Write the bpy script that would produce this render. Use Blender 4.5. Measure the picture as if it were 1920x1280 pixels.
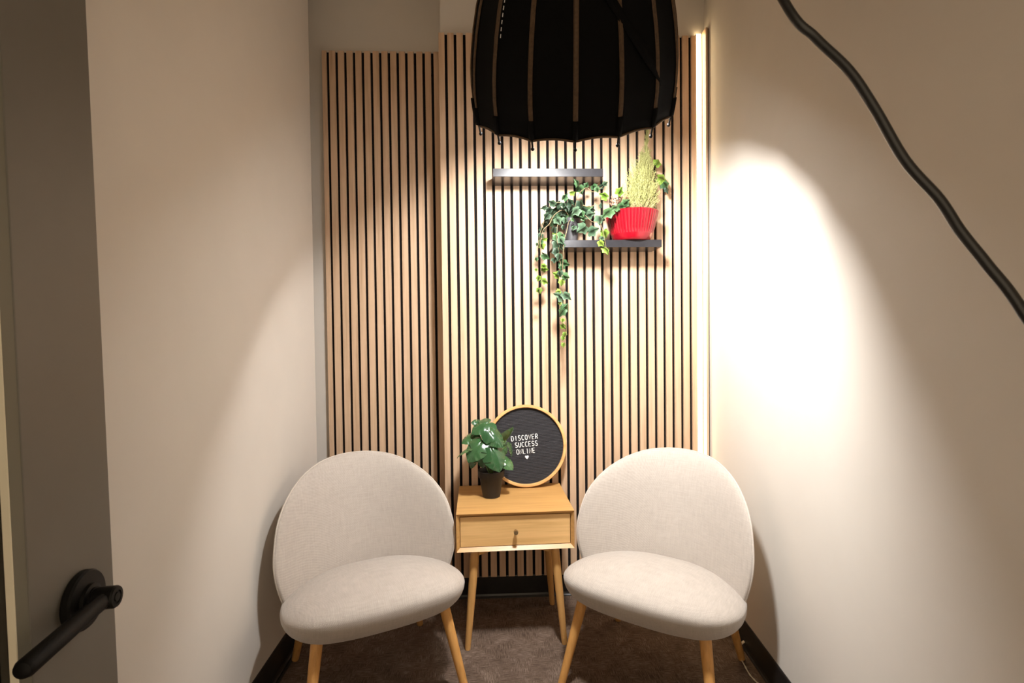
import bpy, bmesh, math, random
from mathutils import Vector, Matrix

# ------------------------------------------------------------------ camera, world, exposure
for o in list(bpy.data.objects):
    bpy.data.objects.remove(o)
SC = bpy.context.scene
COL = SC.collection

def camera():
    yaw, pitch, roll, h = .042, .0215, .0119, 1.2
    cy, sy, cp, sp = math.cos(yaw), math.sin(yaw), math.cos(pitch), math.sin(pitch)
    f = Vector((sy*cp, cy*cp, -sp)); r = Vector((cy, -sy, 0)); u = r.cross(f)
    c, s = math.cos(roll), math.sin(roll)
    r2 = c*r - s*u; u2 = s*r + c*u
    cd = bpy.data.cameras.new('camera'); co = bpy.data.objects.new('camera', cd); COL.objects.link(co)
    cd.sensor_width = 36; cd.lens = 18; cd.clip_start = .02
    m = Matrix.Identity(4)
    for i, v in enumerate((r2, u2, -f)):
        for j in range(3): m[j][i] = v[j]
    m[2][3] = h
    co.matrix_world = m
    cd.dof.use_dof = True; cd.dof.focus_distance = 1.9; cd.dof.aperture_fstop = 13
    SC.camera = co
camera()

W = bpy.data.worlds.new('world'); SC.world = W; W.use_nodes = True
bg = W.node_tree.nodes['Background']
bg.inputs[0].default_value = (1.0, .80, .56, 1); bg.inputs[1].default_value = 1.3
SC.view_settings.view_transform = 'Standard'; SC.view_settings.look = 'None'
SC.view_settings.gamma = 1; SC.view_settings.use_curve_mapping = False
SC.view_settings.exposure = 0.15
try:
    SC.cycles.use_denoising = True
    SC.cycles.max_bounces = 10; SC.cycles.diffuse_bounces = 6
    SC.cycles.sample_clamp_indirect = 6
except Exception: pass
SOFTBOX_EMIT = 600.0
LAMP_DIR = (.53, .55, -.65)
SOFTBOX_COLOR = (1.0, .985, .965)
LED_EMIT = 14.0
LED_COLOR = (1.0, .74, .40)

random.seed(11)

IVY = [(0.229, 2.121, 1.708, 0.024, 200, 0),
    (0.263, 2.109, 1.722, 0.028, 150, 0),
    (0.287, 2.136, 1.723, 0.024, 60, 0),
    (0.249, 2.114, 1.697, 0.028, 220, 0),
    (0.239, 2.105, 1.669, 0.028, 230, 0),
    (0.238, 2.128, 1.66, 0.022, 240, 0),
    (0.236, 2.164, 1.647, 0.022, 250, 0),
    (0.275, 2.156, 1.689, 0.034, 240, 3),
    (0.271, 2.154, 1.656, 0.034, 230, 1),
    (0.284, 2.116, 1.654, 0.032, -60, 3),
    (0.221, 2.138, 1.618, 0.024, 250, 0),
    (0.213, 2.119, 1.591, 0.021, 240, 0),
    (0.314, 2.116, 1.747, 0.027, 60, 1),
    (0.307, 2.11, 1.716, 0.024, -90, 0),
    (0.338, 2.119, 1.727, 0.028, 120, 0),
    (0.322, 2.132, 1.71, 0.027, -80, 0),
    (0.354, 2.175, 1.782, 0.025, 20, 2),
    (0.323, 2.173, 1.736, 0.012, 0, 2),
    (0.339, 2.126, 1.709, 0.029, -100, 0),
    (0.379, 2.117, 1.718, 0.034, -80, 0),
    (0.359, 2.104, 1.689, 0.035, 215, 3),
    (0.382, 2.118, 1.68, 0.028, -60, 1),
    (0.421, 2.151, 1.685, 0.035, 10, 3),
    (0.42, 2.177, 1.721, 0.035, 10, 1),
    (0.439, 2.179, 1.715, 0.024, -20, 0),
    (0.364, 2.108, 1.803, 0.028, 115, 1),
    (0.386, 2.155, 1.792, 0.032, -70, 1),
    (0.412, 2.16, 1.809, 0.019, 60, 1),
    (0.442, 2.146, 1.799, 0.025, -60, 1),
    (0.449, 2.116, 1.78, 0.019, -70, 1),
    (0.474, 2.143, 1.801, 0.022, 20, 0),
    (0.48, 2.108, 1.801, 0.018, 30, 0),
    (0.393, 2.132, 1.663, 0.019, -60, 1),
    (0.392, 2.129, 1.624, 0.044, 215, 3),
    (0.43, 2.138, 1.614, 0.041, 20, 3),
    (0.459, 2.121, 1.66, 0.038, -90, 3),
    (0.354, 2.131, 1.627, 0.022, 240, 3),
    (0.347, 2.116, 1.657, 0.016, -60, 1),
    (0.316, 2.13, 1.657, 0.024, -95, 3),
    (0.309, 2.128, 1.627, 0.018, -100, 0),
    (0.277, 2.136, 1.605, 0.021, 200, 2),
    (0.271, 2.129, 1.616, 0.027, -100, 0),
    (0.296, 2.101, 1.587, 0.032, -120, 1),
    (0.275, 2.097, 1.578, 0.029, -80, 1),
    (0.294, 2.089, 1.567, 0.027, -60, 3),
    (0.277, 2.093, 1.551, 0.035, -60, 0),
    (0.296, 2.107, 1.547, 0.032, -70, 0),
    (0.273, 2.086, 1.518, 0.032, -90, 0),
    (0.284, 2.086, 1.501, 0.029, -100, 0),
    (0.304, 2.102, 1.477, 0.037, -20, 1),
    (0.265, 2.093, 1.487, 0.021, -90, 0),
    (0.23, 2.137, 1.579, 0.022, 30, 2),
    (0.22, 2.133, 1.552, 0.025, -70, 2),
    (0.213, 2.124, 1.568, 0.022, 230, 1),
    (0.236, 2.17, 1.516, 0.035, -30, 1),
    (0.194, 2.114, 1.494, 0.015, -90, 1),
    (0.199, 2.129, 1.557, 0.012, -110, 1),
    (0.223, 2.114, 1.467, 0.021, -10, 2),
    (0.229, 2.144, 1.458, 0.027, -10, 2),
    (0.193, 2.119, 1.451, 0.012, -100, 2),
    (0.204, 2.125, 1.417, 0.022, -110, 2),
    (0.229, 2.152, 1.407, 0.028, -20, 2),
    (0.205, 2.122, 1.365, 0.022, -80, 2),
    (0.297, 2.1, 1.457, 0.023, -100, 1),
    (0.279, 2.109, 1.427, 0.028, 150, 2),
    (0.288, 2.088, 1.431, 0.023, -90, 0),
    (0.31, 2.087, 1.42, 0.028, -20, 1),
    (0.295, 2.091, 1.397, 0.025, -90, 2),
    (0.284, 2.106, 1.36, 0.019, 190, 2),
    (0.293, 2.102, 1.338, 0.044, 150, 3),
    (0.313, 2.091, 1.342, 0.037, -40, 3),
    (0.305, 2.094, 1.293, 0.028, 40, 1),
    (0.296, 2.09, 1.275, 0.034, 230, 1),
    (0.287, 2.097, 1.309, 0.012, -90, 2),
    (0.297, 2.086, 1.241, 0.016, -100, 2),
    (0.301, 2.104, 1.216, 0.022, -50, 2),
    (0.308, 2.109, 1.182, 0.019, -90, 2),
    (0.301, 2.111, 1.167, 0.017, -100, 2),
    (0.302, 2.105, 1.139, 0.019, -90, 2),
    (0.491, 2.167, 1.609, 0.031, -70, 2),
    (0.457, 2.085, 1.554, 0.027, -50, 2),
    (0.478, 2.093, 1.527, 0.031, -60, 2),
    (0.467, 2.111, 1.578, 0.022, -120, 3)]
IVY_STEMS = [[(0.353, 2.18, 1.686),
    (0.315, 2.14, 1.7),
    (0.272, 2.12, 1.677),
    (0.249, 2.12, 1.638),
    (0.223, 2.12, 1.612),
    (0.211, 2.12, 1.561),
    (0.213, 2.12, 1.495),
    (0.212, 2.12, 1.451),
    (0.216, 2.12, 1.396),
    (0.204, 2.12, 1.356)], [(0.353, 2.18, 1.686),
    (0.335, 2.14, 1.653),
    (0.317, 2.098, 1.601),
    (0.305, 2.098, 1.557),
    (0.303, 2.098, 1.507),
    (0.3, 2.098, 1.459),
    (0.302, 2.098, 1.415),
    (0.301, 2.098, 1.36),
    (0.303, 2.098, 1.295),
    (0.313, 2.098, 1.24),
    (0.313, 2.098, 1.185),
    (0.301, 2.098, 1.141)], [(0.353, 2.18, 1.686),
    (0.36, 2.14, 1.708),
    (0.366, 2.12, 1.743),
    (0.38, 2.12, 1.77),
    (0.406, 2.12, 1.787),
    (0.433, 2.12, 1.77),
    (0.473, 2.12, 1.792)], [(0.353, 2.18, 1.686),
    (0.387, 2.14, 1.686),
    (0.427, 2.12, 1.648),
    (0.461, 2.12, 1.642),
    (0.471, 2.098, 1.589),
    (0.482, 2.098, 1.528)], [(0.353, 2.18, 1.686),
    (0.338, 2.14, 1.72),
    (0.344, 2.12, 1.759)], [(0.353, 2.18, 1.686),
    (0.311, 2.14, 1.72),
    (0.277, 2.12, 1.726),
    (0.25, 2.12, 1.708),
    (0.232, 2.12, 1.66),
    (0.209, 2.12, 1.594),
    (0.2, 2.12, 1.528)], [(0.353, 2.18, 1.686),
    (0.376, 2.14, 1.719),
    (0.417, 2.12, 1.708),
    (0.453, 2.12, 1.726)], [(0.353, 2.18, 1.686),
    (0.297, 2.14, 1.664),
    (0.277, 2.098, 1.59),
    (0.285, 2.098, 1.524),
    (0.293, 2.098, 1.459)]]
BOWL_LEAVES = [(0.729, 2.2, 1.917, 0.033, 60, 2),
    (0.747, 2.2, 1.848, 0.04, -20, 2),
    (0.761, 2.2, 1.823, 0.035, -60, 1),
    (0.771, 2.2, 1.802, 0.027, -60, 0),
    (0.481, 2.12, 1.754, 0.033, 150, 2),
    (0.548, 2.14, 1.777, 0.031, 60, 2),
    (0.487, 2.085, 1.678, 0.044, 215, 1),
    (0.544, 2.1, 1.705, 0.033, 10, 1),
    (0.519, 2.09, 1.698, 0.031, 200, 1),
    (0.473, 2.14, 1.719, 0.02, 100, 0),
    (0.567, 2.12, 1.725, 0.031, 40, 1)]
MONSTERA = [(-0.034, 2.09, 0.816, 0.096, 205, 0.1, -0.45, 0.9),
    (0.011, 2.05, 0.777, 0.09, -50, 0.25, -0.75, 0.65),
    (-0.062, 2.04, 0.732, 0.102, -130, -0.15, -0.7, 0.7),
    (-0.087, 2.1, 0.767, 0.074, 210, -0.4, -0.6, 0.7),
    (-0.106, 2.07, 0.721, 0.078, 205, -0.25, 0.2, 0.95),
    (0.012, 2.02, 0.701, 0.101, -70, 0.1, -0.75, 0.65),
    (0.059, 2.06, 0.668, 0.064, -40, 0.2, -0.6, 0.75),
    (0.07, 2.1, 0.764, 0.074, 60, 0.7, -0.6, 0.3),
    (0.083, 2.09, 0.717, 0.057, -80, 0.95, -0.3, 0.1),
    (0.053, 2.12, 0.72, 0.066, -85, 0.6, -0.7, 0.2),
    (-0.083, 2.13, 0.653, 0.044, -110, -0.5, -0.6, 0.5),
    (-0.043, 2.11, 0.662, 0.048, -80, -0.3, -0.8, 0.3),
    (-0.057, 2.12, 0.82, 0.044, 170, -0.2, -0.7, 0.6),
    (-0.018, 2.12, 0.726, 0.057, -90, 0, -0.8, 0.5)]
CORD_FRAME = [(0.293, 0.5, 1.522),
    (0.316, 0.485, 1.477),
    (0.338, 0.47, 1.439),
    (0.355, 0.46, 1.4),
    (0.376, 0.45, 1.349),
    (0.399, 0.44, 1.312),
    (0.409, 0.43, 1.282),
    (0.423, 0.42, 1.252),
    (0.446, 0.41, 1.209)]
WHITE_CORD = [(0.941, 1.968, 0.004),
    (0.927, 1.916, 0.004),
    (0.91, 1.857, 0.004),
    (0.893, 1.798, 0.004),
    (0.885, 1.754, 0.004),
    (0.879, 1.712, 0.004),
    (0.88, 1.685, 0.004),
    (0.885, 1.661, 0.004),
    (0.905, 1.621, 0.004),
    (0.92, 1.54, 0.004)]


# ------------------------------------------------------------------ materials
def srgb(r, g, b):
    f = lambda c: ((c/255)/12.92 if c/255 <= .04045 else (((c/255)+.055)/1.055)**2.4)
    return (f(r), f(g), f(b), 1)

class NT:
    def __init__(s, name):
        s.m = bpy.data.materials.new(name); s.m.use_nodes = True
        s.t = s.m.node_tree; s.n = s.t.nodes
        s.b = s.n['Principled BSDF']
    def new(s, t, **kw):
        n = s.n.new(t)
        for k, v in kw.items(): setattr(n, k, v)
        return n
    def link(s, a, b): s.t.links.new(a, b)
    def coords(s, scale=(1, 1, 1), kind='Object', rot=(0, 0, 0)):
        tc = s.new('ShaderNodeTexCoord'); mp = s.new('ShaderNodeMapping')
        mp.inputs['Scale'].default_value = scale; mp.inputs['Rotation'].default_value = rot
        s.link(tc.outputs[kind], mp.inputs[0]); return mp.outputs[0]
    def noise(s, vec, scale=5, detail=3, rough=.5):
        n = s.new('ShaderNodeTexNoise'); n.inputs['Scale'].default_value = scale
        n.inputs['Detail'].default_value = detail; n.inputs['Roughness'].default_value = rough
        s.link(vec, n.inputs['Vector']); return n.outputs[0]
    def ramp(s, fac, stops):
        r = s.new('ShaderNodeValToRGB'); e = r.color_ramp.elements
        while len(e) < len(stops): e.new(.5)
        for el, (p, c) in zip(e, stops): el.position = p; el.color = c if len(c) == 4 else (*c, 1)
        s.link(fac, r.inputs[0]); return r.outputs[0]
    def bump(s, h, strength=.2, dist=.002):
        b = s.new('ShaderNodeBump'); b.inputs['Strength'].default_value = strength
        b.inputs['Distance'].default_value = dist
        s.link(h, b.inputs['Height']); s.link(b.outputs[0], s.b.inputs['Normal'])
    def math(s, op, a, b):
        n = s.new('ShaderNodeMath', operation=op)
        for i, v in enumerate((a, b)):
            if isinstance(v, (int, float)): n.inputs[i].default_value = v
            else: s.link(v, n.inputs[i])
        return n.outputs[0]
    def set(s, color=None, rough=.5, metal=0, spec=.5, **kw):
        if color is not None: s.b.inputs['Base Color'].default_value = color if len(color) == 4 else (*color, 1)
        s.b.inputs['Roughness'].default_value = rough; s.b.inputs['Metallic'].default_value = metal
        s.b.inputs['Specular IOR Level'].default_value = spec
        for k, v in kw.items(): s.b.inputs[k].default_value = v
        return s

def m_plain(name, color, rough=.5, metal=0, spec=.5, var=.08, nscale=18, bump=0, bscale=200):
    n = NT(name).set(color, rough, metal, spec)
    c = color if len(color) == 4 else (*color, 1)
    lo = tuple(x*(1-var) for x in c[:3]) + (1,); hi = tuple(min(1, x*(1+var)) for x in c[:3]) + (1,)
    v = n.coords()
    n.link(n.ramp(n.noise(v, nscale), [(.3, lo), (.7, hi)]), n.b.inputs['Base Color'])
    if bump: n.bump(n.noise(v, bscale, 2), bump, .001)
    return n.m

def m_wood(name, dark, light, axis=2, scale=1.0, rough=.45, spec=.4):
    n = NT(name).set(light, rough, 0, spec)
    sc = [26*scale]*3; sc[axis] = 1.1*scale
    tc = n.new('ShaderNodeTexCoord'); inf = n.new('ShaderNodeObjectInfo')
    add = n.new('ShaderNodeVectorMath', operation='ADD'); n.link(tc.outputs['Object'], add.inputs[0])
    mul = n.new('ShaderNodeVectorMath', operation='SCALE'); mul.inputs[0].default_value = (3.1, 5.3, 7.7)
    n.link(inf.outputs['Random'], mul.inputs['Scale']); n.link(mul.outputs[0], add.inputs[1])
    mp = n.new('ShaderNodeMapping'); mp.inputs['Scale'].default_value = sc; n.link(add.outputs[0], mp.inputs[0])
    a = n.noise(mp.outputs[0], 2.2, 5, .6)
    n.link(n.ramp(a, [(.25, dark), (.55, light), (.85, tuple(min(1, x*1.08) for x in light[:3]))]), n.b.inputs['Base Color'])
    n.bump(a, .08, .001)
    return n.m

def m_fabric(name, c1, c2, pitch=.0035):
    n = NT(name).set(c1, .95, 0, .1)
    n.b.inputs['Sheen Weight'].default_value = .25
    k = 1/pitch
    v = n.coords()
    def wave(rot):
        w = n.new('ShaderNodeTexWave', wave_type='BANDS', bands_direction='X')
        w.inputs['Scale'].default_value = k/(2*math.pi)*2; w.inputs['Distortion'].default_value = .6
        w.inputs['Detail'].default_value = 1
        n.link(n.coords(rot=rot), w.inputs['Vector']); return w.outputs['Fac']
    wa = wave((0, .75, .6)); wb = wave((.4, -.8, -.5))
    weave = n.math('MULTIPLY', wa, wb)
    big = n.noise(n.coords((1, 1, 12)), 26, 3); big2 = n.noise(n.coords((12, 1, 1)), 26, 3); fine = n.noise(v, 420, 2)
    f = n.math('ADD', n.math('MULTIPLY', n.math('ADD', big, big2), .44), n.math('MULTIPLY', n.math('ADD', weave, fine), .14))
    n.link(n.ramp(f, [(.3, c1), (.75, c2)]), n.b.inputs['Base Color'])
    n.bump(n.math('ADD', weave, fine), .25, .0012)
    return n.m

def m_carpet(name):
    n = NT(name).set((.1, .07, .05), 1, 0, .05)
    inf = n.new('ShaderNodeObjectInfo'); tc = n.new('ShaderNodeTexCoord')
    mul = n.new('ShaderNodeVectorMath', operation='SCALE'); mul.inputs[0].default_value = (17, 31, 0)
    n.link(inf.outputs['Random'], mul.inputs['Scale'])
    add = n.new('ShaderNodeVectorMath', operation='ADD'); n.link(tc.outputs['Object'], add.inputs[0]); n.link(mul.outputs[0], add.inputs[1])
    def mapped(sc):
        mp = n.new('ShaderNodeMapping'); mp.inputs['Scale'].default_value = sc; n.link(add.outputs[0], mp.inputs[0]); return mp.outputs[0]
    streak = n.noise(mapped((28, 320, 1)), 1, 4, .75)
    cross = n.noise(mapped((320, 36, 1)), 1, 4, .75)
    block = n.noise(mapped((15, 13, 1)), 1, 4, .65)
    fine = n.noise(mapped((1, 1, 1)), 600, 2)
    sel = n.ramp(block, [(.46, (0, 0, 0)), (.54, (1, 1, 1))])
    mix = n.new('ShaderNodeMix', data_type='FLOAT'); n.link(sel, mix.inputs[0]); n.link(streak, mix.inputs[2]); n.link(cross, mix.inputs[3])
    f = n.math('ADD', n.math('MULTIPLY', mix.outputs[0], .8), n.math('ADD', n.math('MULTIPLY', block, .3), n.math('MULTIPLY', fine, .12)))
    n.link(n.ramp(f, [(.40, srgb(60, 48, 40)), (.58, srgb(90, 75, 64)), (.78, srgb(136, 118, 105))]), n.b.inputs['Base Color'])
    n.bump(f, .6, .004)
    return n.m

def m_leaf(name, c1, c2, rough=.52, spec=.35, trans=.12):
    n = NT(name).set(c1, rough, 0, spec)
    inf = n.new('ShaderNodeObjectInfo')
    v = n.noise(n.coords(), 40, 3)
    f = n.math('ADD', n.math('MULTIPLY', v, .6), n.math('MULTIPLY', inf.outputs['Random'], .4))
    n.link(n.ramp(f, [(.25, c1), (.75, c2)]), n.b.inputs['Base Color'])
    n.b.inputs['Transmission Weight'].default_value = 0
    n.b.inputs['Subsurface Weight'].default_value = 0
    return n.m

def m_emit(name, color, strength):
    n = NT(name).set((.9, .9, .9), .5)
    n.b.inputs['Emission Color'].default_value = (*color, 1); n.b.inputs['Emission Strength'].default_value = strength
    return n.m

def m_glass(name):
    n = NT(name); n.n.remove(n.b)
    tr = n.new('ShaderNodeBsdfTransparent'); gl = n.new('ShaderNodeBsdfGlossy'); gl.inputs['Roughness'].default_value = .02
    fr = n.new('ShaderNodeFresnel'); fr.inputs[0].default_value = 1.55
    mx = n.new('ShaderNodeMixShader'); out = [x for x in n.n if x.type == 'OUTPUT_MATERIAL'][0]
    tr.inputs[0].default_value = (.93, .95, .93, 1)
    n.link(fr.outputs[0], mx.inputs[0]); n.link(tr.outputs[0], mx.inputs[1]); n.link(gl.outputs[0], mx.inputs[2]); n.link(mx.outputs[0], out.inputs[0])
    return n.m

M = dict(
    wall=m_plain('wall_paint', (.64, .60, .545), .7, 0, .25, .015, 6, .05, 260),
    ceiling=m_plain('ceiling_paint', (.78, .74, .68), .9, 0, .1, .03),
    subfloor=m_plain('subfloor', (.03, .025, .02), .9),
    carpet=m_carpet('carpet'),
    slat=m_wood('oak_slat', (.47, .305, .185), (.64, .445, .295), 2, 1, .42, .35),
    felt=m_plain('black_felt', (.012, .010, .010), 1, 0, .1, .2, 300),
    base=m_plain('black_vinyl_base', (.012, .011, .011), .38, 0, .5, .2),
    table=m_wood('honey_wood', (.38, .20, .062), (.49, .275, .095), 0, 1.2, .38, .4),
    drawer=m_wood('honey_wood_lit', (.58, .34, .125), (.72, .45, .19), 0, 1.2, .38, .4),  # lighter copy of the case wood, frontal light put into its colour
    tableleg=m_wood('honey_wood_leg', (.48, .25, .08), (.62, .345, .12), 2, 1.2, .38, .4),
    chairleg=m_wood('beech_leg', (.46, .225, .06), (.60, .31, .095), 2, 1.3, .4, .4),
    fabric=m_fabric('woven_beige_fabric', (.37, .327, .288, 1), (.48, .428, .38, 1)),
    piping=m_fabric('fabric_piping', (.46, .41, .36, 1), (.58, .52, .46, 1), .002),
    under=m_plain('black_under_cloth', (.02, .02, .02), .9),
    rubber=m_plain('black_rubber', (.015, .015, .015), .7),
    brass=m_plain('aged_brass', (.34, .25, .14), .35, .9, .5, .15, 90),
    boardframe=m_wood('pine_frame', (.50, .26, .09), (.68, .40, .16), 0, .8, .45, .3),
    boardfelt=m_plain('charcoal_felt', (.035, .033, .036), .85, 0, .25, .2, 500),
    letter=m_plain('white_plastic', (.85, .84, .82), .4, 0, .4, .02),
    potblack=m_plain('dark_brown_plastic', (.013, .010, .009), .5, 0, .4, .1),
    potgrey=m_plain('charcoal_plastic', (.045, .042, .045), .5, 0, .4, .1),
    soil=m_plain('potting_soil', (.02, .014, .01), 1, 0, .1, .5, 200, .8, 300),
    potred=m_plain('red_glazed_ceramic', (.24, .003, .010), .18, 0, .6, .05),
    shelf=m_plain('black_laminate', (.020, .019, .022), .24, 0, .6, .1, 60),
    stem=m_plain('ivy_stem', (.20, .145, .08), .7, 0, .2, .3, 80),
    stemgreen=m_plain('green_stem', (.10, .15, .035), .5, 0, .4, .2, 60),
    leaf0=m_leaf('ivy_dark', (.013, .030, .016, 1), (.042, .075, .040, 1)),
    leaf1=m_leaf('ivy_mid', (.025, .070, .024, 1), (.065, .13, .05, 1)),
    leaf2=m_leaf('ivy_young', (.10, .19, .018, 1), (.21, .31, .05, 1)),
    leaf3=m_leaf('ivy_pale', (.045, .090, .048, 1), (.095, .155, .09, 1)),
    monstera=m_leaf('monstera_leaf', (.016, .060, .020, 1), (.055, .125, .042, 1), .22, .6),
    heather=m_leaf('feathery_green', (.20, .205, .06, 1), (.36, .355, .14, 1), .8, .1),
    heatherdry=m_leaf('feathery_dry', (.27, .20, .105, 1), (.37, .30, .165, 1), .8, .1),
    flower=m_plain('dried_flower', (.36, .18, .12), .9, 0, .1, .5, 200),
    soft=m_plain('black_nylon', (.003, .0028, .003), .9, 0, .12, .1),
    softin=m_plain('silver_lining', (.80, .80, .80), .6, .3, .5, .05),
    bronze=m_plain('bronze_webbing', (.085, .050, .026), .65, 0, .3, .2, 120),
    blackmetal=m_plain('black_metal', (.004, .0036, .0032), .5, .0, .16, .1),
    blackplastic=m_plain('black_plastic', (.008, .008, .008), .45, 0, .5, .1),
    cord=m_plain('black_cable_rubber', (.010, .0095, .009), .42, 0, .5, .1),
    cream=m_plain('cream_cable', (.62, .55, .42), .6, 0, .3, .1),
    door=m_plain('taupe_door_paint', (.125, .115, .094), .45, 0, .35, .02),
    doorbead=m_plain('greige_bead_paint', (.135, .128, .092), .5, 0, .3, .02),
    doorbeadlit=m_plain('bead_light_tone', (.70, .64, .50), .5, 0, .3, .02),  # bead tone with the corridor light on its side face painted in
    glass=m_glass('door_glass'),
    alu=m_plain('aluminium', (.65, .63, .60), .35, 1, .5, .05),
    led=m_emit('led_glow', LED_COLOR, LED_EMIT),
    diffuser=m_emit('softbox_glow', SOFTBOX_COLOR, SOFTBOX_EMIT),
    stitch=m_plain('white_stitching', (.7, .7, .68), .8),
)

# ------------------------------------------------------------------ builders
def link(o, parent=None):
    COL.objects.link(o)
    if parent is not None: o.parent = parent
    return o

def mesh(name, verts, faces, mat, parent=None, smooth=False, autosmooth=None):
    me = bpy.data.meshes.new(name)
    me.from_pydata([tuple(v) for v in verts], [], faces)
    me.materials.append(M[mat] if isinstance(mat, str) else mat)
    bm = bmesh.new(); bm.from_mesh(me); bmesh.ops.recalc_face_normals(bm, faces=bm.faces)
    if smooth:
        for f in bm.faces: f.smooth = True
        if autosmooth:
            for e in bm.edges:
                if len(e.link_faces) == 2 and e.calc_face_angle(0) > autosmooth: e.smooth = False
    bm.to_mesh(me); bm.free()
    return link(bpy.data.objects.new(name, me), parent)

class MB:
    """collects shapes for one mesh"""
    def __init__(s): s.v = []; s.f = []
    def add(s, v, f):
        k = len(s.v); s.v += [Vector(a) for a in v]; s.f += [tuple(i+k for i in q) for q in f]; return s
    def box(s, lo, hi):
        x0, y0, z0 = lo; x1, y1, z1 = hi
        return s.add([(x0, y0, z0), (x1, y0, z0), (x1, y1, z0), (x0, y1, z0), (x0, y0, z1), (x1, y0, z1), (x1, y1, z1), (x0, y1, z1)],
                     [(0, 3, 2, 1), (4, 5, 6, 7), (0, 1, 5, 4), (1, 2, 6, 5), (2, 3, 7, 6), (3, 0, 4, 7)])
    def tube(s, pts, rad, n=10, caps=True, up=None):
        pts = [Vector(p) for p in pts]; N = len(pts)
        rad = rad if isinstance(rad, (list, tuple)) else [rad]*N
        k = len(s.v); prev = None
        for i, p in enumerate(pts):
            t = (pts[min(i+1, N-1)] - pts[max(i-1, 0)]).normalized()
            if prev is None:
                a = Vector((0, 0, 1)) if abs(t.z) < .9 else Vector((1, 0, 0))
                nx = t.cross(a).normalized()
            else:
                nx = (prev - t*prev.dot(t)).normalized()
            prev = nx; ny = t.cross(nx)
            for j in range(n):
                w = 2*math.pi*j/n
                s.v.append(p + rad[i]*(math.cos(w)*nx + math.sin(w)*ny))
        for i in range(N-1):
            for j in range(n):
                a = k+i*n+j; b = k+i*n+(j+1) % n
                s.f.append((a, b, b+n, a+n))
        if caps:
            s.f.append(tuple(k+j for j in range(n))[::-1]); s.f.append(tuple(k+(N-1)*n+j for j in range(n)))
        return s
    def lathe(s, prof, n=32, origin=(0, 0, 0), M3=None, closed_top=False, fn=None):
        k = len(s.v); O = Vector(origin)
        for (r, z) in prof:
            for j in range(n):
                w = 2*math.pi*j/n
                rr = fn(r, z, w, j) if fn else r
                p = Vector((rr*math.cos(w), rr*math.sin(w), z))
                if M3 is not None: p = M3 @ p
                s.v.append(O+p)
        for i in range(len(prof)-1):
            for j in range(n):
                a = k+i*n+j; b = k+i*n+(j+1) % n
                s.f.append((a, b, b+n, a+n))
        s.f.append(tuple(k+j for j in range(n))[::-1]); s.f.append(tuple(k+(len(prof)-1)*n+j for j in range(n)))
        return s
    def sphere(s, c, r, n=8):
        prof = [(max(r*math.sin(math.pi*i/n), r*.02), -r*math.cos(math.pi*i/n)) for i in range(n+1)]
        return s.lathe(prof, n, c)
    def build(s, name, mat, parent=None, smooth=False, auto=None):
        return mesh(name, s.v, s.f, mat, parent, smooth, auto)

def bevel(o, w=.003, seg=2):
    bm = bmesh.new(); bm.from_mesh(o.data)
    es = [e for e in bm.edges if len(e.link_faces) == 2 and e.calc_face_angle(0) > .5]
    bmesh.ops.bevel(bm, geom=es, offset=w, segments=seg, profile=.5, affect='EDGES')
    bm.to_mesh(o.data); bm.free(); return o

def box(name, lo, hi, mat, parent=None, bev=0):
    o = MB().box(lo, hi).build(name, mat, parent)
    return bevel(o, bev) if bev else o

def thing(name, label, cat, loc=(0, 0, 0), rot=(0, 0, 0), group=None):
    o = bpy.data.objects.new(name, None); COL.objects.link(o)
    o.location = loc; o.rotation_euler = rot; o.empty_display_size = .1
    return tag(o, label, cat, group)

def tag(o, label, cat, group=None):
    o['label'] = label; o['category'] = cat
    if group: o['group'] = group
    return o

def struct(o): o['kind'] = 'structure'; return o

def spline(pts, per=6, closed=False):
    pts = [Vector(p) for p in pts]; out = []; N = len(pts)
    rng = range(N) if closed else range(N-1)
    for i in rng:
        g = (lambda j: pts[j % N]) if closed else (lambda j: pts[max(0, min(N-1, j))])
        p0, p1, p2, p3 = g(i-1), g(i), g(i+1), g(i+2)
        for k in range(per):
            t = k/per
            out.append(.5*((2*p1) + (p2-p0)*t + (2*p0-5*p1+4*p2-p3)*t*t + (3*p1-p0-3*p2+p3)*t**3))
    if not closed: out.append(pts[-1])
    return out

def resample(pts, n):
    P = pts + [pts[0]]; d = [0]
    for a, b in zip(P, P[1:]): d.append(d[-1] + (b-a).length)
    out = []; j = 0
    for k in range(n):
        s = d[-1]*k/n
        while d[j+1] < s: j += 1
        t = (s-d[j])/max(1e-9, d[j+1]-d[j]); out.append(P[j].lerp(P[j+1], t))
    return out

# ------------------------------------------------------------------ room
CEIL = 2.78
struct(box('wall_left', (-.93, -.25, -.02), (-.7655, 2.265, CEIL), 'wall'))
struct(box('wall_recess_left', (-.98, 2.26, -.02), (-.915, 2.56, CEIL), 'wall'))
struct(box('wall_back_left', (-.98, 2.442, -.02), (-.195, 2.56, CEIL), 'wall'))
struct(box('wall_back', (-.203, 2.288, -.02), (1.25, 2.56, CEIL), 'wall'))
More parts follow.
